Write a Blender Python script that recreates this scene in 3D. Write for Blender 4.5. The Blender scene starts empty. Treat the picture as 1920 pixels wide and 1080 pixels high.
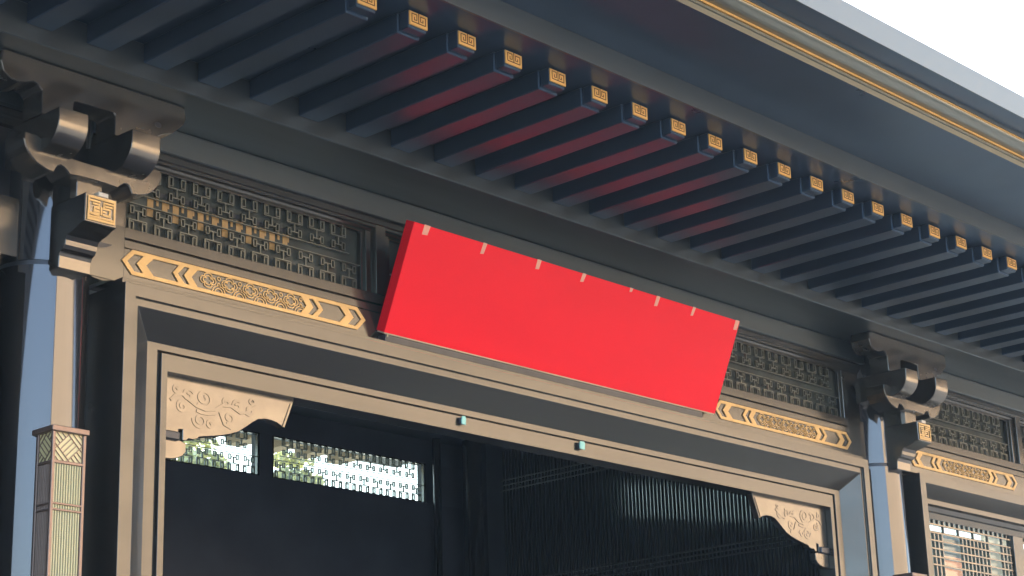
import bpy, bmesh, math, random
from mathutils import Vector
from mathutils.geometry import tessellate_polygon
random.seed(7)
C = bpy.context.scene.collection
S = 0.7                      # metres per survey unit
X0, Y0, H = 11.51, 10.0, 1.6 # survey origin: camera at (0,0,0), 1.6 m above the ground
def W(x, y, z): return Vector(((x - X0) * S, (y - Y0) * S, z * S + H))

# ------------------------------------------------------------------ camera
yaw, pitch, roll, foc = 0.8264495879590574, 0.3000393189105585, -0.030972680871649318, 3615.7132504500518
f = Vector((math.sin(yaw) * math.cos(pitch), math.cos(yaw) * math.cos(pitch), math.sin(pitch)))
rt = Vector((math.cos(yaw), -math.sin(yaw), 0)); up = rt.cross(f)
r2 = math.cos(roll) * rt + math.sin(roll) * up
u2 = -math.sin(roll) * rt + math.cos(roll) * up
cd = bpy.data.cameras.new('camera'); cam = bpy.data.objects.new('camera', cd); C.objects.link(cam)
from mathutils import Matrix
M = Matrix((r2, u2, -f)).transposed().to_4x4(); M.translation = W(0, 0, 0); cam.matrix_world = M
cd.sensor_width = 36; cd.lens = 36 * foc / 1920; cd.clip_end = 3000; cd.clip_start = 0.05
bpy.context.scene.camera = cam

# ------------------------------------------------------------------ light
SUN_EL, SUN_AZ = math.radians(52), math.radians(20)     # azimuth from +Y towards +X
w = bpy.data.worlds.new('World'); bpy.context.scene.world = w; w.use_nodes = True
nt = w.node_tree; nt.nodes.clear()
sky = nt.nodes.new('ShaderNodeTexSky'); sky.sky_type = 'NISHITA'; sky.sun_disc = False
sky.sun_elevation = SUN_EL; sky.sun_rotation = SUN_AZ; sky.dust_density = 4.0; sky.air_density = 1.0
bg = nt.nodes.new('ShaderNodeBackground'); bg.inputs[1].default_value = 0.14
wo = nt.nodes.new('ShaderNodeOutputWorld')
nt.links.new(sky.outputs[0], bg.inputs[0]); nt.links.new(bg.outputs[0], wo.inputs[0])
sd = bpy.data.lights.new('sun', 'SUN'); sd.energy = 5.0; sd.angle = math.radians(0.5); sd.color = (1, 0.93, 0.82)
sun = bpy.data.objects.new('sun', sd); C.objects.link(sun)
sdir = Vector((math.sin(SUN_AZ) * math.cos(SUN_EL), math.cos(SUN_AZ) * math.cos(SUN_EL), math.sin(SUN_EL)))
sun.rotation_euler = sdir.to_track_quat('Z', 'Y').to_euler(); sun.location = (0, 20, 30)
vs = bpy.context.scene.view_settings
vs.view_transform = 'Standard'; vs.look = 'None'; vs.gamma = 1; vs.use_curve_mapping = False
vs.exposure = 2.5

# ------------------------------------------------------------------ materials
def mat(name, col, rough=0.5, metal=0.0, var=0.0, scale=6.0, bump=0.0, stretch=(1, 1, 1), rvar=0.0, spec=0.5, coat=0.0):
    m = bpy.data.materials.new(name); m.use_nodes = True
    n = m.node_tree.nodes; l = m.node_tree.links; b = n['Principled BSDF']
    b.inputs['Base Color'].default_value = (*col, 1); b.inputs['Roughness'].default_value = rough
    b.inputs['Metallic'].default_value = metal; b.inputs['Specular IOR Level'].default_value = spec
    b.inputs['Coat Weight'].default_value = coat; b.inputs['Coat Roughness'].default_value = 0.08
    tc = n.new('ShaderNodeTexCoord'); mp = n.new('ShaderNodeMapping'); mp.inputs['Scale'].default_value = stretch
    l.new(tc.outputs['Object'], mp.inputs[0])
    if var or rvar or bump:
        no = n.new('ShaderNodeTexNoise'); no.inputs['Scale'].default_value = scale; no.inputs['Detail'].default_value = 6
        l.new(mp.outputs[0], no.inputs['Vector'])
    if var:
        mr = n.new('ShaderNodeMapRange'); mr.inputs[1].default_value = 0.3; mr.inputs[2].default_value = 0.7
        mr.inputs[3].default_value = 1 - var; mr.inputs[4].default_value = 1 + var
        l.new(no.outputs[0], mr.inputs[0])
        mx = n.new('ShaderNodeVectorMath'); mx.operation = 'SCALE'; mx.inputs[0].default_value = col
        l.new(mr.outputs[0], mx.inputs['Scale']); l.new(mx.outputs[0], b.inputs['Base Color'])
    if rvar:
        no2 = n.new('ShaderNodeTexNoise'); no2.inputs['Scale'].default_value = scale * 0.6; no2.inputs['Detail'].default_value = 5
        l.new(mp.outputs[0], no2.inputs['Vector'])
        mr2 = n.new('ShaderNodeMapRange'); mr2.inputs[1].default_value = 0.3; mr2.inputs[2].default_value = 0.7
        mr2.inputs[3].default_value = max(0.02, rough - rvar); mr2.inputs[4].default_value = rough + rvar
        l.new(no2.outputs[0], mr2.inputs[0]); l.new(mr2.outputs[0], b.inputs['Roughness'])
    if bump:
        bp = n.new('ShaderNodeBump'); bp.inputs['Strength'].default_value = bump; bp.inputs['Distance'].default_value = 0.01
        l.new(no.outputs[0], bp.inputs['Height']); l.new(bp.outputs[0], b.inputs['Normal'])
    return m
BRONZE_LIT = mat('bronze_lacquer_lit', (0.180, 0.168, 0.148), 0.22, 0.90, 0.10, 9.0, 0.02, (1, 1, 1), 0.07)  # base lifted above the long lacquer to stand in for light on brackets
BRONZE_X = mat('bronze_lacquer_long', (0.108, 0.106, 0.097), 0.21, 0.74, 0.10, 7.0, 0.02, (0.10, 1, 1), 0.06)
COLM = mat('polished_column_lacquer', (0.126, 0.126, 0.126), 0.075, 0.88, 0.04, 2.0, 0.006, (3, 3, 0.1), 0.03)
EAVE = mat('eave_lacquer', (0.066, 0.106, 0.165), 0.31, 0.66, 0.08, 5.0, 0.012, (0.5, 0.5, 0.5), 0.05)
BEAM = mat('beam_lacquer', (0.125, 0.147, 0.155), 0.34, 0.75, 0.12, 5.0, 0.015, (0.12, 1, 1), 0.05)
DARK = mat('dark_lacquer', (0.06, 0.065, 0.075), 0.35, 0.6, 0.1, 3.0, 0.02)
GUT = mat('gutter_metal', (0.235, 0.235, 0.195), 0.35, 0.85, 0.04, 2.0, 0.03, (0.1, 1, 1))
GOLD = mat('gold_paint', (0.78, 0.46, 0.14), 0.38, 0.45, 0.05, 8.0, 0.03)
FRET = mat('fretwork_lacquer', (0.165, 0.175, 0.150), 0.35, 0.6, 0.1, 8)
GOLDP = mat('dull_gold_paint', (0.50, 0.355, 0.165), 0.36, 0.5, 0.10, 9.0, 0.02)  # duller gold, for the lintel panels and bracket plates
GOLDL = mat('gold_line', (0.50, 0.22, 0.04), 0.5, 0.4)
KEYLINE = mat('dark_brown_channel', (0.10, 0.035, 0.01), 0.5, 0.2)
RED = mat('red_film', (0.92, 0.002, 0.018), 0.45, 0.0, 0.05, 1.6, 0.5, (0.5, 1, 1), 0.10, 0.22)
TAPE = mat('pale_tape', (0.80, 0.36, 0.25), 0.35, 0.0, 0.1, 30, 0.05)
TAPEW = mat('pale_tape_end', (0.8, 0.68, 0.45), 0.35, 0.0, 0.1, 30, 0.05)
PLY = mat('bare_board_edge', (0.60, 0.47, 0.30), 0.6, 0, 0.15, 20, 0.2, (0.2, 1, 1))
MINT = mat('mint_plastic', (0.30, 0.72, 0.66), 0.35, 0, 0.03, 10)
PALE = mat('pale_tile', (0.62, 0.58, 0.50), 0.5, 0, 0.05, 10)
LFRAME = mat('lantern_bronze', (0.26, 0.19, 0.155), 0.4, 0.6, 0.1, 12, 0.05)
LGLASS = mat('lantern_cream_glass', (0.74, 0.66, 0.36), 0.35, 0, 0.05, 4, 0.02, (1, 1, 0.3))
LDIM = mat('lantern_dim_glass', (0.30, 0.28, 0.19), 0.35)
LSIDE = mat('lantern_rod', (0.42, 0.36, 0.27), 0.4, 0.5, 0.05, 10)
SLAT = mat('screen_rod', (0.20, 0.21, 0.21), 0.10, 0.95, 0.1, 6)
RAIL = mat('screen_rail', (0.10, 0.11, 0.11), 0.35, 0.6)
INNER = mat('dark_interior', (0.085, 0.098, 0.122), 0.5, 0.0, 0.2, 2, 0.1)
STONE = mat('grey_paving', (0.085, 0.088, 0.092), 0.7, 0, 0.15, 1.5, 0.2)
CREAM = mat('sunlit_cream_render', (0.54, 0.40, 0.265), 0.8, 0, 0.05, 0.4, 0.1)
TILE = mat('roof_tile', (0.10, 0.10, 0.105), 0.5, 0, 0.2, 5, 0.2)
ORANGE = mat('orange_plaster', (0.72, 0.24, 0.10), 0.7, 0, 0.08, 2, 0.1)
BARK = mat('bark', (0.12, 0.09, 0.06), 0.8, 0, 0.3, 12, 0.5)
LEAF = mat('yellow_green_leaf', (0.62, 0.60, 0.34), 0.5, 0, 0.4, 1.5)
def glass_mat(name, tint, fac):
    m = bpy.data.materials.new(name); m.use_nodes = True
    n = m.node_tree.nodes; l = m.node_tree.links; n.remove(n['Principled BSDF']); out = n['Material Output']
    t = n.new('ShaderNodeBsdfTransparent'); t.inputs[0].default_value = (*tint, 1)
    g = n.new('ShaderNodeBsdfGlossy'); g.inputs['Roughness'].default_value = 0.06
    mx = n.new('ShaderNodeMixShader'); lw = n.new('ShaderNodeLayerWeight')
    pw = n.new('ShaderNodeMath'); pw.operation = 'POWER'; pw.inputs[1].default_value = 4
    mul = n.new('ShaderNodeMath'); mul.operation = 'MULTIPLY_ADD'; mul.inputs[1].default_value = 0.6 * fac; mul.inputs[2].default_value = 0.035 * fac
    l.new(lw.outputs['Facing'], pw.inputs[0]); l.new(pw.outputs[0], mul.inputs[0]); l.new(mul.outputs[0], mx.inputs[0])
    l.new(t.outputs[0], mx.inputs[1]); l.new(g.outputs[0], mx.inputs[2]); l.new(mx.outputs[0], out.inputs[0])
    return m
GLASS = mat('murk_painted_glass', (0.055, 0.063, 0.056), 0.2, 0, 0.45, 4, 0.02)  # matte mottled tone stands in for murky reflections in the pane
AMBER = mat('amber_light_paint', (0.42, 0.26, 0.10), 0.4, 0, 0.2, 6)  # amber colour stands in for warm-lit patches seen through the fretwork
CLEAR = glass_mat('clear_window_glass', (0.84, 0.92, 0.88), 1.0)

# ------------------------------------------------------------------ mesh helpers
world_of = {}
def link(name, verts, faces, m, parent=None, bev=0.0, smooth=False, mats=None):
    """verts in survey units; one mesh object with its origin at the middle of its base"""
    P = [W(*v) for v in verts]
    lo = Vector([min(p[i] for p in P) for i in range(3)]); hi = Vector([max(p[i] for p in P) for i in range(3)])
    org = Vector(((lo.x + hi.x) / 2, (lo.y + hi.y) / 2, lo.z))
    me = bpy.data.meshes.new(name); me.from_pydata([p - org for p in P], [], faces)
    bm = bmesh.new(); bm.from_mesh(me); bmesh.ops.recalc_face_normals(bm, faces=bm.faces)
    if bev:
        ed = [e for e in bm.edges if len(e.link_faces) == 2 and e.calc_face_angle(0) > 0.6]
        if ed: bmesh.ops.bevel(bm, geom=ed, offset=bev * S, segments=1, affect='EDGES', clamp_overlap=True)
    bm.to_mesh(me); bm.free()
    if smooth:
        for p in me.polygons: p.use_smooth = True
        me.set_sharp_from_angle(angle=math.radians(35))
    for q in (mats or [m]): me.materials.append(q)
    o = bpy.data.objects.new(name, me); C.objects.link(o)
    o.location = org - (world_of[parent.name] if parent else Vector())
    if parent: o.parent = parent
    world_of[o.name] = org
    return o
def empty(name, loc, label, cat, group=None):
    o = bpy.data.objects.new(name, None); C.objects.link(o); o.location = loc; o.empty_display_size = 0.2
    world_of[o.name] = Vector(loc); o['label'] = label; o['category'] = cat
    if group: o['group'] = group
    return o
class MB:
    def __init__(s): s.v = []; s.f = []
    def add(s, v, f):
        b = len(s.v); s.v += [tuple(p) for p in v]; s.f += [tuple(b + i for i in q) for q in f]; return s
    def box(s, x0, x1, y0, y1, z0, z1):
        v = [(x, y, z) for z in (z0, z1) for y in (y0, y1) for x in (x0, x1)]
        return s.add(v, [(0, 2, 3, 1), (4, 5, 7, 6), (0, 1, 5, 4), (2, 6, 7, 3), (0, 4, 6, 2), (1, 3, 7, 5)])
    def prism(s, pts, axis, a, b):
        """pts: 2D outline; axis 'x': pts=(y,z), 'y': pts=(x,z), 'z': pts=(x,y)"""
        n = len(pts)
        k = {'x': lambda p, t: (t, p[0], p[1]), 'y': lambda p, t: (p[0], t, p[1]), 'z': lambda p, t: (p[0], p[1], t)}[axis]
        v = [k(p, a) for p in pts] + [k(p, b) for p in pts]
        return s.add(v, [tuple(range(n)), tuple(range(2 * n - 1, n - 1, -1))] + [(i, (i + 1) % n, n + (i + 1) % n, n + i) for i in range(n)])
    def plate(s, outer, holes, y0, y1):
        """flat plate in the facade plane with holes, front at y0"""
        loops = [outer] + holes; flat = [p for L in loops for p in L]
        tri = tessellate_polygon([[Vector((p[0], p[1], 0)) for p in L] for L in loops])
        n = len(flat); v = [(p[0], y0, p[1]) for p in flat] + [(p[0], y1, p[1]) for p in flat]
        fc = [tuple(t) for t in tri] + [tuple(n + i for i in t[::-1]) for t in tri]; b = 0
        for L in loops:
            for i in range(len(L)): j = (i + 1) % len(L); fc.append((b + i, b + j, n + b + j, n + b + i))
            b += len(L)
        return s.add(v, fc)
    def stroke(s, pts, wd, y0, y1, closed=False):
        """ribbon of width wd along a 2D (x,z) line, standing from y1 out to y0"""
        n = len(pts); L = []; R = []
        for i in range(n):
            if closed: a, b = pts[i - 1], pts[(i + 1) % n]
            else: a, b = pts[max(i - 1, 0)], pts[min(i + 1, n - 1)]
            d = Vector((b[0] - a[0], b[1] - a[1])); d = d.normalized() if d.length else Vector((1, 0))
            k = 1.0
            if (closed or 0 < i < n - 1):
                e = Vector((pts[i][0] - pts[i - 1][0], pts[i][1] - pts[i - 1][1]))
                if e.length: k = 1 / max(0.5, abs(e.normalized().dot(d)))
            q = Vector((-d.y, d.x)) * wd / 2 * k
            L.append((pts[i][0] + q.x, pts[i][1] + q.y)); R.append((pts[i][0] - q.x, pts[i][1] - q.y))
        for i in range(n if closed else n - 1):
            j = (i + 1) % n
            v = [(p[0], y, p[1]) for y in (y0, y1) for p in (L[i], L[j], R[j], R[i])]
            s.add(v, [(0, 1, 2, 3), (7, 6, 5, 4), (0, 4, 5, 1), (2, 6, 7, 3)] + ([(3, 7, 4, 0)] if (i == 0 and not closed) else []) + ([(1, 5, 6, 2)] if (i == n - 2 and not closed) else []))
        return s
    def cyl(s, x, y, z0, z1, r0, r1, n=48):
        v = [(x + r * math.cos(2 * math.pi * i / n), y + r * math.sin(2 * math.pi * i / n), z) for z, r in ((z0, r0), (z1, r1)) for i in range(n)]
        return s.add(v, [tuple(range(n)), tuple(range(2 * n - 1, n - 1, -1))] + [(i, (i + 1) % n, n + (i + 1) % n, n + i) for i in range(n)])
    def lathe(s, x, y, prof, n=48):
        v = [(x + r * math.cos(2 * math.pi * i / n), y + r * math.sin(2 * math.pi * i / n), z) for r, z in prof for i in range(n)]
        fc = []
        for k in range(len(prof) - 1):
            for i in range(n): j = (i + 1) % n; fc.append((k * n + i, k * n + j, (k + 1) * n + j, (k + 1) * n + i))
        return s.add(v, fc)
    def obj(s, name, m, parent=None, bev=0.0, smooth=False, mats=None): return link(name, s.v, s.f, m, parent, bev, smooth, mats)
def box(name, m, parent, x0, x1, y0, y1, z0, z1, bev=0.004): return MB().box(x0, x1, y0, y1, z0, z1).obj(name, m, parent, bev)
def copy_tree(o, parent, off):
    c = o.copy(); C.objects.link(c); c.parent = parent; c.location = o.location + off
    for ch in o.children: copy_tree_in(ch, c)
    return c
def copy_tree_in(o, parent):
    c = o.copy(); C.objects.link(c); c.parent = parent
    for ch in o.children: copy_tree_in(ch, c)
    return c
def struct(o): o['kind'] = 'structure'; return o

GZ = -H / S       # ground level in survey units
BAY = 9.70; COL = [6.66 - BAY, 6.66, 6.66 + BAY, 6.66 + 2 * BAY]

# ------------------------------------------------------------------ setting
g = struct(link('ground', [(-300, -300, GZ), (320, -300, GZ), (320, 320, GZ), (-300, 320, GZ)], [(0, 1, 2, 3)], STONE))

hall = empty('gate_hall', W(11.51, 13, GZ), 'dark bronze lacquered timber gate hall with deep rafter eaves over a wide doorway', 'building')

# ---- columns with bracket sets
def column(cx, first):
    cy, r = 10.26, 0.30
    o = MB().lathe(cx, cy, [(0, GZ), (r * 1.04, GZ), (r, 3.0), (r, 3.829), (r * 0.95, 3.8295)], 64).obj('column', COLM, hall, 0, True)
    MB().lathe(cx, cy, [(r * 0.94, 3.8297), (r * 0.955, 3.83), (r * 0.955, 3.862), (r * 0.94, 3.8623)], 64).obj('seam_ring', DARK, o, 0, True)
    MB().lathe(cx, cy, [(r * 0.93, 3.8625), (r * 0.985, 3.863), (r * 0.985, 5.05), (0, 5.05)], 64).obj('upper_shaft', COLM, o, 0, True)
    return o
for i, cx in enumerate(COL): column(cx, i == 1)

def bracket_set(cx):
    # the arm that runs out from the column, with its stepped underside
    arm = [(9.62, 4.22), (9.62, 4.03), (9.66, 4.022), (9.70, 4.006), (9.725, 3.997), (9.765, 3.992), (9.795, 3.98), (9.815, 3.955), (9.822, 3.925), (9.838, 3.903),
           (9.868, 3.888), (9.88, 3.865), (9.884, 3.826), (9.886, 3.786), (10.16, 3.786), (10.16, 4.22)]
    o = MB().prism(arm, 'x', cx - 0.125, cx + 0.115).obj('bracket_set', BRONZE_LIT, hall, 0.005)
    x0, x1, z0, z1 = cx - 0.108, cx + 0.098, 4.047, 4.203
    p = MB().stroke([(x0 + .006, z0 + .006), (x1 - .006, z0 + .006), (x1 - .006, z1 - .006), (x0 + .006, z1 - .006)], 0.014, 9.612, 9.6205, True)
    def q(a, b): return (x0 + a * (x1 - x0), z0 + b * (z1 - z0))
    for pts in ([(.02, .82), (.45, .82)], [(.17, .70), (.42, .70), (.42, .56), (.24, .56), (.24, .42), (.42, .42), (.42, .28), (.06, .28)], [(.06, .15), (.94, .15)],
                [(.94, .82), (.58, .82), (.58, .58), (.80, .58), (.80, .30), (.55, .30)], [(.58, .70), (.92, .70)], [(.55, .44), (.68, .44)], [(.50, .28), (.50, .62)]):
        p.stroke([q(*t) for t in pts], 0.0125, 9.613, 9.6205)
    p.obj('gold_key_plate', GOLDP, o)
    MB().box(cx - .02, cx + .055, 9.63, 9.70, 4.222, 4.25).obj('pale_wedge', PALE, o, 0.003)
    nk = [(cx - .118, 9.80), (cx - .096, 9.76), (cx + .096, 9.76), (cx + .104, 9.775), (cx + .104, 10.0), (cx - .118, 10.0)]
    MB().prism(nk, 'z', 4.222, 4.39).obj('neck_block', BRONZE_LIT, o, 0.004)
    half = [(0, 4.355), (.088, 4.353), (.183, 4.347), (.205, 4.37), (.227, 4.386), (.25, 4.392), (.269, 4.385), (.285, 4.36), (.296, 4.333), (.33, 4.334), (.367, 4.343),
            (.42, 4.362), (.46, 4.392), (.49, 4.425), (.513, 4.462), (.524, 4.50), (.52, 4.549), (.43, 4.549), (.39, 4.528), (.34, 4.498), (.28, 4.475), (.20, 4.462), (.10, 4.458), (0, 4.457)]
    pts = [(cx + a, b) for a, b in half] + [(cx - a, b) for a, b in half[-2:0:-1]]
    MB().prism(pts, 'y', 9.715, 9.93).obj('curved_arm', BRONZE_LIT, o, 0.006)
    for s0, s1 in ((-.40, -.182), (.15, .374)):
        pr = [(9.53, 4.695), (9.53, 4.61)]
        for k in range(1, 10):
            t = k / 9 * math.pi / 2; pr.append((9.53 + .20 * (1 - math.cos(t)), 4.61 - .165 * math.sin(t)))
        pr += [(10.12, 4.445), (10.12, 4.695)]
        MB().prism(pr, 'x', cx + s0, cx + s1).obj('round_nosed_block', BRONZE_LIT, o, 0.005, True)
    ub = [(-.70, 5.05), (-.712, 4.97), (-.69, 4.905), (-.64, 4.87), (-.58, 4.862), (-.525, 4.875), (-.478, 4.895), (-.44, 4.885), (-.41, 4.858), (-.405, 4.70), (-.178, 4.70), (-.172, 4.842),
          (-.14, 4.85), (.135, 4.853), (.145, 4.84), (.147, 4.70), (.40, 4.70), (.48, 4.76), (.494, 4.79), (.528, 4.81), (.60, 4.835), (.654, 4.885), (.70, 4.93), (.712, 4.967), (.70, 5.05)]
    u = MB().prism([(cx + a, b) for a, b in ub], 'y', 9.715, 9.93).obj('cushion_board', BRONZE_LIT, o, 0.005)
    n = 14
    MB().prism([(cx + .485 + .028 * math.cos(6.283 * k / n), 4.865 + .02 * math.sin(6.283 * k / n)) for k in range(n)], 'y', 9.712, 9.72).obj('hole_shade', DARK, o)  # raised dark disc painted for the shade inside a small opening
    return o
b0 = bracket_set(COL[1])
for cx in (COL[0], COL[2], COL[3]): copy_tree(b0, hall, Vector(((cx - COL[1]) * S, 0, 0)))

# ---- beams along the facade
XA, XB = -4.5, 30.0
def xprism(name, m, prof, x0=XA, x1=XB, bev=0.004): return MB().prism(prof, 'x', x0, x1).obj(name, m, hall, bev)
xprism('eave_purlin', BEAM, [(9.515, 5.054), (10.12, 5.054), (10.12, 5.30), (9.515, 5.30)], bev=0.006)
xprism('tie_beam', BEAM, [(10.085, 4.87), (10.40, 4.87), (10.40, 5.052), (10.085, 5.052)], bev=0.006)
for k in range(3):
    y0 = COL[k] + 0.19; y1 = COL[k + 1] - 0.19
    xprism('top_moulding', BRONZE_X, [(10.12, 4.868), (10.12, 4.822), (10.135, 4.818), (10.135, 4.80), (10.155, 4.79), (10.165, 4.772), (10.30, 4.772), (10.30, 4.868)], y0, y1, 0.002)

# ---- lintels
CH = [  # gold band panel, survey offsets from its left tip (x) and centre line (z)
    [(.100, .060), (.174, .060), (.120, 0), (.175, -.061), (.102, -.061), (.044, 0)],
    [(.257, .060), (.469, .060), (.419, 0), (.469, -.061), (.261, -.061), (.197, 0)],
    [(.515, .060), (.558, .060), (.513, 0), (.561, -.060), (.521, -.060), (.461, 0)]]
def gold_panel(xl, parent, flip_w=2.193):
    zc = 4.0405; y0, y1 = 10.130, 10.141
    outer = [(xl, zc), (xl + .083, zc + .0865), (xl + flip_w - .083, zc + .0865), (xl + flip_w, zc), (xl + flip_w - .083, zc - .0865), (xl + .083, zc - .0865)]
    holes = []
    for h in CH:
        holes.append([(xl + a, zc + b) for a, b in h]); holes.append([(xl + flip_w - a, zc + b) for a, b in h][::-1])
    fl, fr = xl + .600, xl + flip_w - .600
    holes.append([(fl - .022, zc), (fl + .03, zc + .062), (fr - .03, zc + .062), (fr + .022, zc), (fr - .03, zc - .062), (fl + .03, zc - .062)])
    o = MB().plate(outer, holes, y0, y1).obj('gold_band_panel', GOLDP, parent)
    m = MB(); n = int((fr - fl) / .18); st = (fr - fl - .06) / n
    def cloud(cx, cz, a, b, k):
        pts = []
        for i in range(32):
            t = 2 * math.pi * i / 32; r = .72 + .40 * abs(math.cos(2 * (t + .785))) ** .5; pts.append((cx + a * r * math.cos(t + .785), cz + b * r * math.sin(t + .785)))
        m.stroke(pts, .0065, y0 + .003, y1, True)
    for i in range(n):
        cx = fl + .03 + st * (i + .5)
        cloud(cx, zc + .008, .060, .046, 0); cloud(cx, zc + .008, .040, .028, 0)
        if i < n:
            xr = cx + st / 2
            for rr, zz in ((.013, zc + .036), (.011, zc - .008)):
                m.stroke([(xr + rr * math.cos(6.283 * k / 10), zz + rr * math.sin(6.283 * k / 10)) for k in range(10)], .006, y0 + .003, y1, True)
            for rr in (.055, .032):
                m.stroke([(xr + rr * math.cos(math.pi * k / 10), zc - .061 + rr * .8 * math.sin(math.pi * k / 10)) for k in range(11)], .0065, y0 + .003, y1)
    m.obj('cloud_scrollwork', GOLDP, o)
    return o
def lintel(k):
    a, b = COL[k] + 0.14, COL[k + 1] - 0.14
    m = MB()
    plain = [(10.14, 3.886), (10.42, 3.886), (10.42, 4.276), (10.14, 4.276)]
    gro = [(10.14, 3.886), (10.42, 3.886), (10.42, 4.276), (10.14, 4.276), (10.14, 4.203), (10.185, 4.203), (10.185, 4.188), (10.14, 4.188), (10.14, 4.134), (10.165, 4.134), (10.165, 4.128), (10.14, 4.128)]
    m.prism(plain, 'x', a, COL[k] + .55); m.prism(gro, 'x', COL[k] + .55, COL[k + 1] - .55); m.prism(plain, 'x', COL[k + 1] - .55, b)
    o = m.obj('lintel', BRONZE_X, hall, 0.0015)
    MB().prism([(COL[k] + .34, 4.128), (COL[k] + .455, 4.128), (COL[k] + .40, 4.098), (COL[k] + .34, 4.088)], 'y', 10.1375, 10.15).obj('notch_shade', DARK, o)  # flat dark piece painted for the shade of a small recess
    MB().prism([(COL[k] + .30, 3.884), (COL[k] + .46, 3.884), (COL[k] + .385, 3.868), (COL[k] + .30, 3.878)], 'y', 10.142, 10.40).obj('lintel_toe', BRONZE_X, o)
    gold_panel(COL[k] + .527, o)
    gold_panel(COL[k + 1] - .527 - 2.193, o)
    return o
for k in range(3): lintel(k)

# ---- fretwork transoms
def motif_bars():
    m = []; t = .0055
    def sq(x, z, w, h):          # small open rectangle
        m.extend([(x - w, x - w + .008, z - h, z + h), (x + w - .008, x + w, z - h, z + h), (x - w, x + w, z - h, z - h + .008), (x - w, x + w, z + h - .008, z + h)])
    for s_ in (-1, 1):
        sq(s_ * .052, .050, .019, .034); sq(s_ * .050, .166, .018, .030)
        m.append((s_ * .071 - t, s_ * .071 + t, 0, .096))
    m.append((-.071, .071, .090, .099)); m.append((-t, t, .096, .160)); m.append((-.034, .034, .158, .167)); m.append((-.108, .108, .208, .215))
    return m
def motif(name, parent, x, z, y0, y1, upside):
    mb = MB()
    for a, b, c, d in motif_bars():
        if upside: c, d = .23 - d, .23 - c
        mb.box(x + a, x + b, y0, y1, z + c, z + d)
    return mb.obj(name, FRET, parent)
proto = {}
def transom(x0, x1, z0, z1, y0, parent, glass, name='transom_window'):
    t = .022; m = MB()
    m.box(x0, x1, y0 - .012, y0 + .03, z0, z0 + .014); m.box(x0, x1, y0 - .012, y0 + .03, z1 - .014, z1)
    m.box(x0, x0 + .03, y0 - .012, y0 + .03, z0 + .014, z1 - .014); m.box(x1 - .03, x1, y0 - .012, y0 + .03, z0 + .014, z1 - .014)
    o = m.obj(name, BRONZE_LIT, parent, 0.002)
    wdt = x1 - x0 - .06; n = max(1, round(wdt / .2165)); st = wdt / n
    for i in range(n):
        for row in range(2):
            x = x0 + .03 + st * (i + (.5 if row == 0 else 0.0 if i else 0.5))
            if row == 1 and i == 0: continue
            z = z0 if row == 0 else z1 - .23
            key = row
            if key not in proto:
                c = motif('fretwork_motif', o, x, z, y0, y0 + .018, row == 1); proto[key] = (c, x, z, y0, world_of[o.name].copy())
            else:
                p, px, pz, py, pw = proto[key]
                c = p.copy(); C.objects.link(c); c.parent = o
                c.location = p.location + pw - world_of[o.name] + Vector(((x - px) * S, (y0 - py) * S, (z - pz) * S))
    if glass: MB().box(x0 + .01, x1 - .01, y0 + .04, y0 + .046, z0 + .005, z1 - .005).obj('glass_pane', glass, o)
    return o
SEC = [(.56, 2.76), (3.0, 6.70), (6.94, 9.14)]
for k in (1, 2):
    for a, b in SEC: transom(COL[k] + a, COL[k] + b, 4.277, 4.772, 10.20, hall, GLASS)
    for a, b in ((.14, .56), (2.76, 3.0), (6.70, 6.94), (9.14, 9.56)):
        box('mullion', BRONZE_LIT, hall, COL[k] + a + .001, COL[k] + b - .001, 10.165, 10.30, 4.277, 4.771)
        if b - a < .3: box('mullion', BRONZE_LIT, hall, COL[k] + a + .075, COL[k] + b - .065, 10.13, 10.164, 4.277, 4.86)
for k in range(6):
    xa = 7.456 + .2165 * k
    MB().box(xa, xa + .05, 10.236, 10.2398, 4.44 , 4.58).obj('amber_light_slip', AMBER, hall)
    for q in (.075, .125, .165): MB().box(xa + q, xa + q + (.045 if q == .125 else .02), 10.236, 10.2398, 4.53 if q != .125 else 4.50, 4.585).obj('amber_light_slip', AMBER, hall)
    MB().box(xa + .07, xa + .19, 10.234, 10.2355, 4.60, 4.63).obj('dark_slip', DARK, hall)  # plain dark strip above the amber ones
box('wall_panel', DARK, hall, COL[0] + .14, COL[1] - .14, 10.22, 10.30, 4.277, 4.80)

# ---- door casing and inner frame (mitred sweeps)
def sweep(name, prof, xl, xr, zt, m, parent, zb=GZ, bev=0.0):
    v = []; n = len(prof)
    for dx, dz, y in prof:
        v += [(xl + dx, y, zb), (xl + dx, y, zt - dz), (xr - dx, y, zt - dz), (xr - dx, y, zb)]
    fc = []
    for i in range(n - 1):
        for k in range(3): fc.append((i * 4 + k, i * 4 + k + 1, (i + 1) * 4 + k + 1, (i + 1) * 4 + k))
    return link(name, v, fc, m, parent, bev)
FX0, FX1, FZ = 7.128, 15.895, 3.848
casing = [(0, 0, 10.43), (0, 0, 10.0), (.086, .086, 10.0), (.086, .086, 10.022), (.120, .140, 10.022), (.3035, .315, 10.1605)]
sweep('door_casing', casing, FX0, FX1, FZ, BRONZE_X, hall, bev=0.002)
inner = [(.3035, .315, 10.163), (.3035, .315, 10.161), (.39, .363, 10.161), (.39, .363, 10.20), (.425, .376, 10.20), (.425, .376, 10.161), (.477, .498, 10.161), (.477, .498, 10.34), (.3035, .315, 10.34)]
sweep('inner_door_frame', inner, FX0, FX1, FZ, BRONZE_X, hall, bev=0.002)
box('casing_top_fillet', BRONZE_X, hall, FX0 + .01, FX1 - .01, 10.05, 10.138, 3.848, 3.89, 0.002)
for a, b in ((COL[1] + .1, FX0), (FX1, COL[2] - .1)): box('wall_board', BRONZE_LIT, hall, a, b, 10.40, 10.44, GZ, 3.885)
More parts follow.
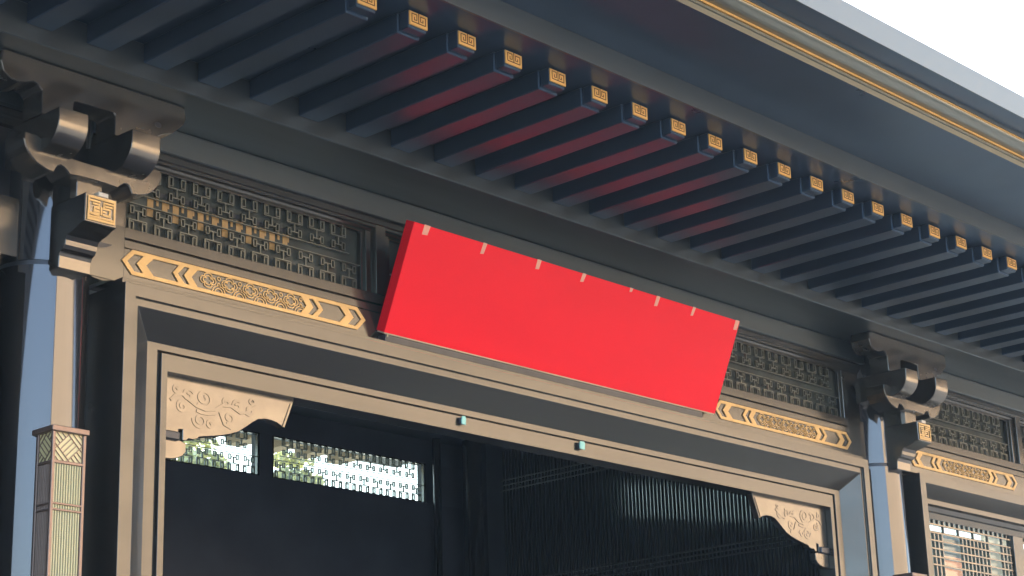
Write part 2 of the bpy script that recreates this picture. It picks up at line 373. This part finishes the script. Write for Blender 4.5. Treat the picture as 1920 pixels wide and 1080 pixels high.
# carved corner brackets under the door head
Q = [(7.606, 3.352), (8.770, 3.352), (8.682, 3.133), (8.652, 3.146), (8.61, 3.162), (8.56, 3.172), (8.50, 3.172), (8.44, 3.160), (8.39, 3.130), (8.337, 3.092), (8.268, 3.046), (8.20, 3.020), (8.137, 3.002), (8.05, 2.983),
     (7.957, 2.966), (7.925, 2.958), (7.915, 2.945), (7.873, 2.934), (7.84, 2.936), (7.82, 2.918), (7.79, 2.917), (7.790, 2.992), (7.755, 2.987), (7.755, 2.917), (7.82, 2.90), (7.817, 2.836), (7.79, 2.81), (7.755, 2.792), (7.70, 2.778), (7.606, 2.772)]
def spiral(cx, cz, r, t0, turns, dr, n=26):
    return [(cx + (r - dr * i / n) * math.cos(t0 + turns * 6.283 * i / n), cz + (r - dr * i / n) * .9 * math.sin(t0 + turns * 6.283 * i / n)) for i in range(n + 1)]
def queti(mirror):
    fx = (lambda x: 23.02 - x) if mirror else (lambda x: x)
    pts = [(fx(a), b) for a, b in Q]
    if mirror: pts = pts[::-1]
    o = MB().prism(pts, 'y', 10.225, 10.29).obj('carved_corner_bracket', BRONZE_LIT, hall, 0.004)
    m = MB()
    for cx, cz, r, t0, tu, dr in ((7.96, 3.235, .075, 3.9, 1.6, .06), (7.83, 3.235, .05, .5, 1.3, .04), (7.73, 3.26, .032, 1, 1.2, .025), (7.78, 3.15, .045, 2, 1.3, .035), (7.93, 3.075, .06, 3, 1.4, .045),
                                  (8.02, 3.06, .035, 0, 1.3, .028), (8.16, 3.235, .035, 2.2, 1.3, .028), (8.25, 3.225, .045, 1, 1.3, .035), (8.18, 3.13, .05, -2, 1.2, .04), (8.36, 3.21, .04, 3.5, 1.3, .03), (8.38, 3.275, .022, 0, 1.2, .015)):
        m.stroke([(fx(a), b) for a, b in spiral(cx, cz, r, t0, tu, dr)], .02, 10.2215, 10.226)
    for L in ([(7.68, 3.18), (7.72, 3.22), (7.78, 3.235), (7.84, 3.20), (7.90, 3.17), (7.98, 3.155), (8.06, 3.17), (8.12, 3.21), (8.20, 3.215), (8.28, 3.18), (8.33, 3.19), (8.42, 3.25)],
              [(7.90, 3.14), (7.94, 3.13), (8.00, 3.13), (8.06, 3.14)], [(8.10, 3.16), (8.14, 3.08), (8.20, 3.06)]):
        m.stroke([(fx(a), b) for a, b in L], .02, 10.2205, 10.226)
    m.stroke([(fx(a), b) for a, b in ((8.735, 3.32), (8.665, 3.15))], .006, 10.219, 10.226)
    m.obj('cloud_relief', BRONZE_LIT, o, 0, True)
    MB().box(*sorted((fx(7.606), fx(7.752))), 10.20, 10.30, 2.905, 2.965).obj('peg', DARK, o, 0.008)
queti(False); queti(True)

# ---- the lattice window bay to the right
WX0 = 16.83
wc = [(0, 0, 10.43), (0, 0, 10.0), (.105, .091, 10.0), (.105, .091, 10.004), (.16, .19, 10.15), (.16, .19, 10.163)]
sweep('window_casing', wc, WX0, COL[3] - .47, 3.848, BRONZE_X, hall, bev=0.002)
wi = [(.16, .19, 10.163), (.175, .245, 10.163), (.175, .26, 10.20), (.18, .30, 10.215), (.18, .31, 10.24), (.19, .37, 10.255), (.19, .37, 10.36), (.1, .19, 10.36)]
wf = sweep('lattice_window', wi, WX0, COL[3] - .47, 3.848, BRONZE_X, hall, bev=0.001)
lx0, lx1, lt = WX0 + .19, COL[3] - .66, 3.478
def bar(x0, x1, z0, z1, d=0.0): MB().box(x0, x1, 10.262 + d, 10.295 + d, z0, z1).obj('lattice_bar', BRONZE_LIT, wf, 0.002)
t = .009; rows = [3.43, 3.345, 3.262, 3.178, 3.094, 3.01, 2.926, 2.842, 2.758, 2.674, 2.59]
cols = []
for leaf in range(3):
    x = 17.455 + 1.86 * leaf
    for grp, wide in ((3, .407), (8, .30), (4, .30)):
        seg = []
        for i in range(grp): seg.append(x); x += .0775
        cols.append(seg); x += wide - .0775
    MB().box(17.455 + 1.86 * leaf + 1.60, 17.455 + 1.86 * leaf + 1.82, 10.24, 10.33, 0.6, lt).obj('leaf_stile', BRONZE_X, wf, 0.004)
for i, z in enumerate(rows[:6]): bar(lx0, lx0 + 5.2, z - t, z + t)
for seg in cols:
    for xx in seg: bar(xx - t, xx + t, 0.6, rows[1], .004)
    if len(seg) > 4:
        for z in rows[6:]: bar(seg[0], seg[-1], z - t, z + t)
x = lx0 + .04; i = 0
while x < lx0 + 5:
    bar(x - .006, x + .006, rows[0], lt, .004) if i % 3 else bar(x - .006, x + .006, rows[1], lt, .004)
    x += .1; i += 1
MB().box(lx0, lx1, 10.31, 10.316, 0.6, lt).obj('glass_pane', CLEAR, wf)
box('wall_board', BRONZE_LIT, hall, COL[2] + .1, WX0, 10.40, 10.44, GZ, 3.885)
sweep('window_casing', wc, COL[0] + .47, COL[1] - .47, 3.848, BRONZE_X, hall, bev=0.002)
box('wall_board', BRONZE_LIT, hall, COL[0] - 1.2, COL[1] - .1, 10.43, 10.47, GZ, 3.885)
box('light_stop_board', DARK, hall, COL[2] + .2, 30, 10.42, 10.5, 3.50, 5.06)  # unseen board added to stop light leaking in behind the right bay

# ---- eaves: rafters, boards, fascias
SOF = 5.303
for k in range(-13, 37):
    cx = 8.281 + .4405 * k
    if k == -13:
        r0 = MB().box(cx - .095, cx + .095, 8.045, 9.513, 5.16, SOF - .002).obj('rafter', EAVE, hall, 0.007)
        MB().box(cx - .081, cx + .081, 7.965, 8.044, 5.177, SOF - .002).obj('rafter_nose', EAVE, r0, 0.006)
        MB().box(cx - .0805, cx + .0805, 7.953, 7.964, 5.196, 5.289).obj('gold_end_plate', GOLD, r0, 0.002)
        m = MB(); z0, z1, a = 5.196, 5.289, .0805
        def q(u, v): return (cx - a + 2 * a * u, z0 + (z1 - z0) * v)
        for L in ([(.47, .93), (.47, .30)], [(.53, .30), (.53, .93)]): pass
        m.stroke([q(.5, .98), q(.5, .24)], .006, 7.9515, 7.954)
        m.stroke([q(.36, .30), q(.36, .30)], .001, 7.9515, 7.954)
        m.stroke([q(.13, .24), q(.87, .24)], .006, 7.9515, 7.954)
        for s in (0, 1):
            L = [(.13, .24), (.13, .84), (.40, .84), (.40, .42), (.27, .42), (.27, .62)] if s == 0 else [(.87, .24), (.87, .80), (.60, .80), (.60, .42), (.73, .42), (.73, .60)]
            m.stroke([q(*p) for p in L], .0058, 7.9515, 7.954)
        m.obj('key_pattern', KEYLINE, r0)
    else: copy_tree(r0, hall, Vector(((k + 13) * .4405 * S, 0, 0)))
xprism('rafter_board', EAVE, [(7.745, SOF), (10.10, SOF), (10.10, SOF + .1), (7.745, SOF + .1)], bev=0)
xprism('flying_eave_board', BEAM, [(7.738, SOF - .002), (7.744, SOF - .002), (7.744, 5.483), (7.738, 5.483)], bev=0)
xprism('flying_eave_board', BEAM, [(7.725, SOF - .003), (7.7375, SOF - .003), (7.7375, SOF + .006), (7.725, SOF + .006)], bev=0.001)
xprism('outer_soffit', EAVE, [(6.950, 5.484), (7.80, 5.484), (7.80, 5.55), (6.950, 5.55)], bev=0)
xprism('eave_lip', GUT, [(6.948, 5.483), (6.9499, 5.483), (6.9499, 5.545), (6.935, 5.545), (6.935, 5.528), (6.948, 5.524)], bev=0)
xprism('gold_strip', GOLD, [(6.930, 5.556), (6.949, 5.556), (6.949, 5.574), (6.930, 5.574)], bev=0.001)
cove = [(6.952, 5.546), (6.940, 5.574)] + [(6.935 - .13 * math.sin(t * math.pi / 16), 5.575 + .035 * (1 - math.cos(t * math.pi / 16))) for t in range(0, 9)] + [(6.803, 5.70), (6.952, 5.70)]
xprism('cove_moulding', GUT, cove, bev=0)
xprism('gold_strip', GOLD, [(6.795, 5.611), (6.806, 5.611), (6.806, 5.624), (6.795, 5.624)], bev=0.001)
xprism('eave_trim', BEAM, [(6.785, 5.627), (6.802, 5.627), (6.802, 5.70), (6.785, 5.70)], bev=0.002)
xprism('gutter_soffit', EAVE, [(6.606, 5.655), (6.784, 5.655), (6.784, 5.72), (6.606, 5.72)], bev=0)
xprism('gutter', GUT, [(6.600, 5.652), (6.605, 5.652), (6.605, 5.840), (6.64, 5.845), (6.64, 5.85), (6.600, 5.846)], bev=0)
roof = [(6.66, 5.80), (6.66, 5.74), (7.9, 5.74), (11.5, 5.74), (11.5, 9.2)]
xprism('roof', TILE, [(6.62, 5.76), (7.9, 5.74), (11.2, 5.74), (11.2, 7.9), (6.62, 5.83)], bev=0)
MB().prism([(11.2, 5.2), (16.15, 5.13), (17.3, 5.06), (17.3, 5.12), (13.0, 8.2), (11.2, 7.9)], 'x', XA, 16.5).obj('back_roof', TILE, hall)

# ---- inside the hall
MB().box(COL[0] - 1, 16.5, 10.41, 16.2, 5.07, 5.12).obj('ceiling_panel', INNER, hall)
struct(link('floor', [(COL[0] - 1, 10.2, GZ + .15 / S), (30, 10.2, GZ + .15 / S), (30, 16.2, GZ + .15 / S), (COL[0] - 1, 16.2, GZ + .15 / S)], [(0, 1, 2, 3)], INNER))
box('back_wall', INNER, hall, COL[0] - 1, 16.4, 15.95, 16.1, GZ, 4.31, 0)
box('back_wall', INNER, hall, COL[0] - 1, 16.4, 15.95, 16.1, 4.785, 5.07, 0)
bx = [(3.7, 6.3), (6.6, 9.6), (10.2, 13.20), (13.37, 15.72)]
prev = COL[0] - 1
for a, b in bx:
    box('back_wall', INNER, hall, prev, a, 15.95, 16.1, 4.31, 4.785, 0); prev = b
    transom(a, b, 4.31, 4.785, 15.97, hall, CLEAR, 'back_transom_window')
box('back_wall', INNER, hall, prev, 16.4, 15.95, 16.1, 4.31, 4.785, 0)
box('end_wall', INNER, hall, COL[0] - 1.1, COL[0] - 1, 10.4, 16.1, GZ, 5.07, 0)
box('partition_wall', INNER, hall, 16.40, 16.46, 10.44, 15.95, GZ, 5.06, 0)
for i, y in enumerate((15.62,)): MB().cyl(16.2, y, GZ, 5.06, .15, .14, 32).obj('inner_column', COLM, hall, 0, True)
MB().cyl(15.75, 15.8, GZ, 5.06, .05, .05, 16).obj('inner_post', COLM, hall, 0, True)
for k in range(12):     # dark rafters under the back eave, seen through the fretwork
    box('back_rafter', CREAM, hall, 9.6 + .52 * k, 9.6 + .52 * k + .2, 16.2, 17.25, 4.955, 5.055, 0)

screen = empty('rod_screen', W(16.33, 13, GZ), 'dark screen of closely set upright metal rods along the right side inside the doorway', 'screen')
r0 = None
for i in range(92):
    y = 10.62 + .051 * i
    if r0 is None: r0 = MB().cyl(16.33, y, 1.0, 4.9, .0135, .0135, 10).obj('rod', SLAT, screen, 0, True); ly = y
    else: c = r0.copy(); C.objects.link(c); c.parent = screen; c.location = r0.location + Vector((0, (y - ly) * S, 0))
for z in (4.54, 4.48, 4.42, 3.345, 3.29, 3.235): box('rail', RAIL, screen, 16.30, 16.312, 10.58, 15.30, z - .008, z + .008, 0)

# ------------------------------------------------------------------ the red board
A = Vector((0, 9.71, 4.736)); B = Vector((0, 10.05, 3.954)); n = Vector((0, (A - B).z, (B - A).y)); n.normalize()  # into the wall
d = .095
sb = empty('red_board', W(11.51, 10.1, 3.954), 'blank bright red rectangular board tilted forward above the doorway, patched with pale tape', 'sign board')
def bd(x, tt, dep): p = B + (A - B) * tt + n * dep; return (x, p.y, p.z)
SX0, SX1 = 9.493, 13.527
v = [bd(x, tt, dep) for dep in (0, d) for tt in (0, 1) for x in (SX0, SX1)]
BF = [(0, 2, 3, 1), (4, 5, 7, 6), (0, 1, 5, 4), (2, 6, 7, 3), (0, 4, 6, 2), (1, 3, 7, 5)]
link('red_face', v, BF, RED, sb, 0.003)
v = [bd(x, tt, dep) for dep in (.004, d - .01) for tt in (-.012, -.001) for x in (SX0 + .006, SX1 - .006)]
link('board_edge', v, BF, PLY, sb)
MB().box(SX0 + .02, SX1 - .17, 10.06, 10.138, 3.892, 3.945).obj('support_batten', DARK, sb, 0.003)
for i, (x, wd, ln, c) in enumerate(((9.63, .062, .075, 1), (10.255, .042, .088, 0), (10.875, .046, .078, 0), (11.42, .044, .072, 0), (12.02, .036, .035, 0), (12.375, .046, .088, 0), (12.87, .038, .078, 0), (13.49, .055, .088, 0))):
    t1 = 1 - ln / .853; sk = random.uniform(-.008, .008)
    v = [bd(x - wd / 2 + sk, t1, -.0015), bd(x + wd / 2 + sk - .006, t1 + .006, -.0015), bd(x + wd / 2, 1.003, -.0015), bd(x - wd / 2, 1.003, -.0015),
         bd(x - wd / 2 + sk, t1, .0), bd(x + wd / 2 + sk - .006, t1 + .006, .0), bd(x + wd / 2, 1.003, .0), bd(x - wd / 2, 1.003, .0)]
    v += [bd(x + wd / 2, 1.003, .02), bd(x - wd / 2, 1.003, .02)]
    o = link('tape_patch', v[:8], [(0, 1, 2, 3), (7, 6, 5, 4), (0, 4, 5, 1), (1, 5, 6, 2), (2, 6, 7, 3), (3, 7, 4, 0)], TAPE, sb)
MB().box(9.515, 9.53, 10.045, 10.06, 3.925, 3.945).obj('screw', GUT, sb)

# ------------------------------------------------------------------ wall lanterns
def lantern(cx):
    L = empty('wall_lantern', W(cx, 9.9, 1.0), 'tall square bronze lantern with cream panels on the left column', 'lantern', 'lanterns on the columns')
    x0, x1, y0, y1, zb, zt = cx - .165, cx + .078, 9.806, 9.985, .9, 2.72
    MB().box(x0 - .012, x1 + .014, y0 - .012, 10.02, zt, zt + .035).obj('cap', LFRAME, L, 0.004)
    for a, b in ((x0, y0), (x1 - .022, y0), (x0, y1 - .022), (x1 - .022, y1 - .022)): MB().box(a, a + .022, b, b + .022, zb, zt).obj('corner_post', LFRAME, L, 0.003)
    for z, h in ((2.525, .018), (2.235, .012), (2.272, .012), (1.5, .012)):
        MB().box(x0 + .003, x1 - .003, y0 + .002, y0 + .014, z, z + h).obj('rail', LFRAME, L, 0.002)
        MB().box(x0 + .002, x0 + .014, y0 + .022, y1 - .022, z, z + h).obj('rail', LFRAME, L, 0.002)
    MB().box(x0 + .014, x1 - .014, y0 + .016, y1 - .01, 2.535, zt).obj('cream_glass', LGLASS, L)
    MB().box(x0 + .014, x1 - .014, y0 + .018, y1 - .01, zb, 2.53).obj('dim_glass', LDIM, L)
    # basket-weave fretwork at the top
    def clip(p, q, xa, xb, za, zb_):
        (ax, az), (bx_, bz) = p, q; t0, t1 = 0.0, 1.0; dx, dz = bx_ - ax, bz - az
        for pp, qq in ((-dx, ax - xa), (dx, xb - ax), (-dz, az - za), (dz, zb_ - az)):
            if abs(pp) < 1e-9:
                if qq < 0: return None
            else:
                r = qq / pp
                if pp < 0: t0 = max(t0, r)
                else: t1 = min(t1, r)
        return None if t0 >= t1 - .01 else ((ax + t0 * dx, az + t0 * dz), (ax + t1 * dx, az + t1 * dz))
    xa, xb, za, zb2 = x0 + .022, x1 - .022, 2.543, zt
    segs = []; c0 = ((xa + xb) / 2, (za + zb2) / 2); P = .028
    def rot(u, v): s = math.sqrt(.5); return (c0[0] + s * (u - v), c0[1] + s * (u + v))
    for i in range(-2, 3):
        for j in range(-2, 3):
            bx0, by0 = i * 4 * P - 2 * P, j * 4 * P - 2 * P
            for k in range(5):
                a = k * P
                segs.append(((bx0, by0 + a), (bx0 + 4 * P, by0 + a)) if (i + j) % 2 == 0 else ((bx0 + a, by0), (bx0 + a, by0 + 4 * P)))
    m = MB()
    for a, b in segs:
        c = clip(rot(*a), rot(*b), xa, xb, za, zb2)
        if c: m.stroke(list(c), .0042, y0 + .008, y0 + .014)
    m.obj('weave_fretwork', LFRAME, L)
    m2 = MB(); ya, yb = y0 + .022, y1 - .022
    for a, b in segs:
        a, b = rot(*a), rot(*b); sh = c0[0] - (ya + yb) / 2
        c = clip((a[0] - sh, a[1]), (b[0] - sh, b[1]), ya, yb, za, zb2)
        if c:
            (p0, q0), (p1, q1) = c; dd = Vector((p1 - p0, q1 - q0)).normalized(); e = Vector((-dd.y, dd.x)) * .0021
            vv = [(xx, p0 + s * e.x, q0 + s * e.y) for xx in (x0 + .008, x0 + .013) for s in (1, -1)] + [(xx, p1 + s * e.x, q1 + s * e.y) for xx in (x0 + .008, x0 + .013) for s in (1, -1)]
            m2.add(vv, [(0, 1, 5, 4), (2, 6, 7, 3), (0, 4, 6, 2), (1, 3, 7, 5), (0, 2, 3, 1), (4, 5, 7, 6)])
    m2.obj('weave_fretwork', LFRAME, L)
    # fluted lower glass: upright reeds
    for i in range(11):
        xx = xa + .008 + (xb - xa - .016) * i / 10
        MB().cyl(xx, y0 + .014, zb, 2.523, .0052, .0052, 8).obj('reed', LSIDE if False else LGLASS, L, 0, True)
    for i in range(8):
        yy = ya + .008 + (yb - ya - .016) * i / 7
        MB().cyl(x0 + .012, yy, zb, 2.523, .005, .005, 8).obj('reed', LFRAME, L, 0, True)
    MB().box(cx - .1, cx + .02, 9.98, 10.02, 1.0, 1.2).obj('mounting_arm', LFRAME, L, 0.003)
    return L
l0 = lantern(COL[1])
l1 = copy_tree(l0, None, Vector((BAY * S, 0, 0))); l1['label'] = 'top of a bronze lantern on the right column, mostly cut off by the frame'

# ------------------------------------------------------------------ mint clips on the door head
for x, wd, lab in ((10.40, .05, 'small mint plastic clip on the door head, the left one'), (11.79, .066, 'wider small mint plastic clip on the door head, the right one')):
    e = empty('mint_clip', W(x, 10.15, 3.42), lab, 'clip')
    MB().prism([(x - wd / 2 + .004, 3.402), (x + wd / 2 - .004, 3.400), (x + wd / 2, 3.455), (x + wd / 2 - .010, 3.468), (x - wd / 2 + .010, 3.466), (x - wd / 2, 3.43)], 'y', 10.125, 10.136).obj('mint_face', MINT, e, 0.002)
    MB().box(x - wd / 2, x + wd / 2 - .004, 10.1365, 10.160, 3.408, 3.456).obj('shaded_body', DARK, e, 0.002)  # dark colour stands in for shade on the side of the clip

# ------------------------------------------------------------------ around: what the lacquer mirrors and what shows through the openings
opp = empty('facing_hall', (20, -30, 0), 'long cream rendered hall opposite, mirrored in the dark lacquer', 'building')
def mbox(name, m, parent, x0, x1, y0, y1, z0, z1):
    c = lambda x, y, z: (x / S + X0, y / S + Y0, (z - H) / S)
    a, b = c(x0, y0, z0), c(x1, y1, z1); return MB().box(a[0], b[0], a[1], b[1], a[2], b[2]).obj(name, m, parent)
mbox('wall', CREAM, opp, -0.5, 85, -50, -36.5, 0, 23)
mbox('roof', TILE, opp, -1.5, 86, -51, -35.8, 23, 24)
for i in range(18):
    mbox('window', INNER, opp, 2 + 4.8 * i, 3.6 + 4.8 * i, -36.5, -36.4, 1.5, 4.2)
far = empty('orange_house', (27, 22, 0), 'orange plastered house with a pale post, seen through the lattice window', 'building')
mbox('orange_wall', ORANGE, far, 36.5, 37.4, 19, 19.25, 0, 9.5)
mbox('pale_post', CREAM, far, 38.9, 39.8, 18.6, 19.2, 0, 10.6)
mbox('grey_wall', STONE, far, 34.6, 47.0, 19.3, 24, 0, 10.0)
mbox('roof', TILE, far, 34.2, 47.4, 19.1, 24.4, 10.0, 10.15)

def tree(x, y, h, cr, lab):
    T = empty('tree', (x, y, 0), lab, 'tree', 'trees behind the hall')
    c = lambda p: (p[0] / S + X0, p[1] / S + Y0, (p[2] - H) / S)
    v = []; fc = []; n = 10
    prof = [(.28, 0), (.2, h * .3), (.13, h * .6), (.04, h * .95)]
    for k, (r, z) in enumerate(prof):
        for i in range(n): v.append(c((x + r * math.cos(6.283 * i / n) + .1 * k, y + r * math.sin(6.283 * i / n), z)))
    for k in range(3):
        for i in range(n): fc.append((k * n + i, k * n + (i + 1) % n, (k + 1) * n + (i + 1) % n, (k + 1) * n + i))
    link('trunk', v, fc, BARK, T)
    v = []; fc = []
    for k in range(3000):
        while True:
            p = Vector((random.uniform(-1, 1), random.uniform(-1, 1), random.uniform(-1, 1)))
            if p.length < 1: break
        cl = Vector((round(p.x * 2.2) / 2.2, round(p.y * 2.2) / 2.2, round(p.z * 2.2) / 2.2)); p = p.lerp(cl, .35)
        q = Vector((x + p.x * cr, y + p.y * cr, h - cr * 1.5 + p.z * cr * 1.5)); a = Vector((random.gauss(0, 1), random.gauss(0, 1), random.gauss(0, 1))).normalized()
        b = a.orthogonal().normalized(); e = a.cross(b); s = random.uniform(.05, .12)
        k0 = len(v); v += [c(q + b * s), c(q + e * s * .6), c(q - b * s), c(q - e * s * .6)]; fc.append((k0, k0 + 1, k0 + 2, k0 + 3))
    o = link('crown', v, fc, LEAF, T); o['kind'] = 'stuff'
tree(14.9, 20, 9.45, 0.75, 'yellowing tree glimpsed at the left of the wide bright back fretwork')
tree(12.7, 20, 9.5, 0.7, 'leafy tree behind the leftmost bright back fretwork')
for o in bpy.data.objects:
    if o.name.split('.')[0] in ('cloud_relief',): o['kind'] = 'stuff'

# ------------------------------------------------------------------ air volume added to lift the darks, standing in for lens veil
hz = bpy.data.materials.new('added_veil'); hz.use_nodes = True
hn = hz.node_tree; hn.nodes.remove(hn.nodes['Principled BSDF'])
pv = hn.nodes.new('ShaderNodeVolumePrincipled'); pv.inputs['Color'].default_value = (0.58, 0.80, 1.0, 1); pv.inputs['Density'].default_value = 0.0010
hn.links.new(pv.outputs[0], hn.nodes['Material Output'].inputs['Volume'])
o = mbox('veil_volume', hz, None, -235, 235, -235, 235, -1, 25); o['kind'] = 'stuff'
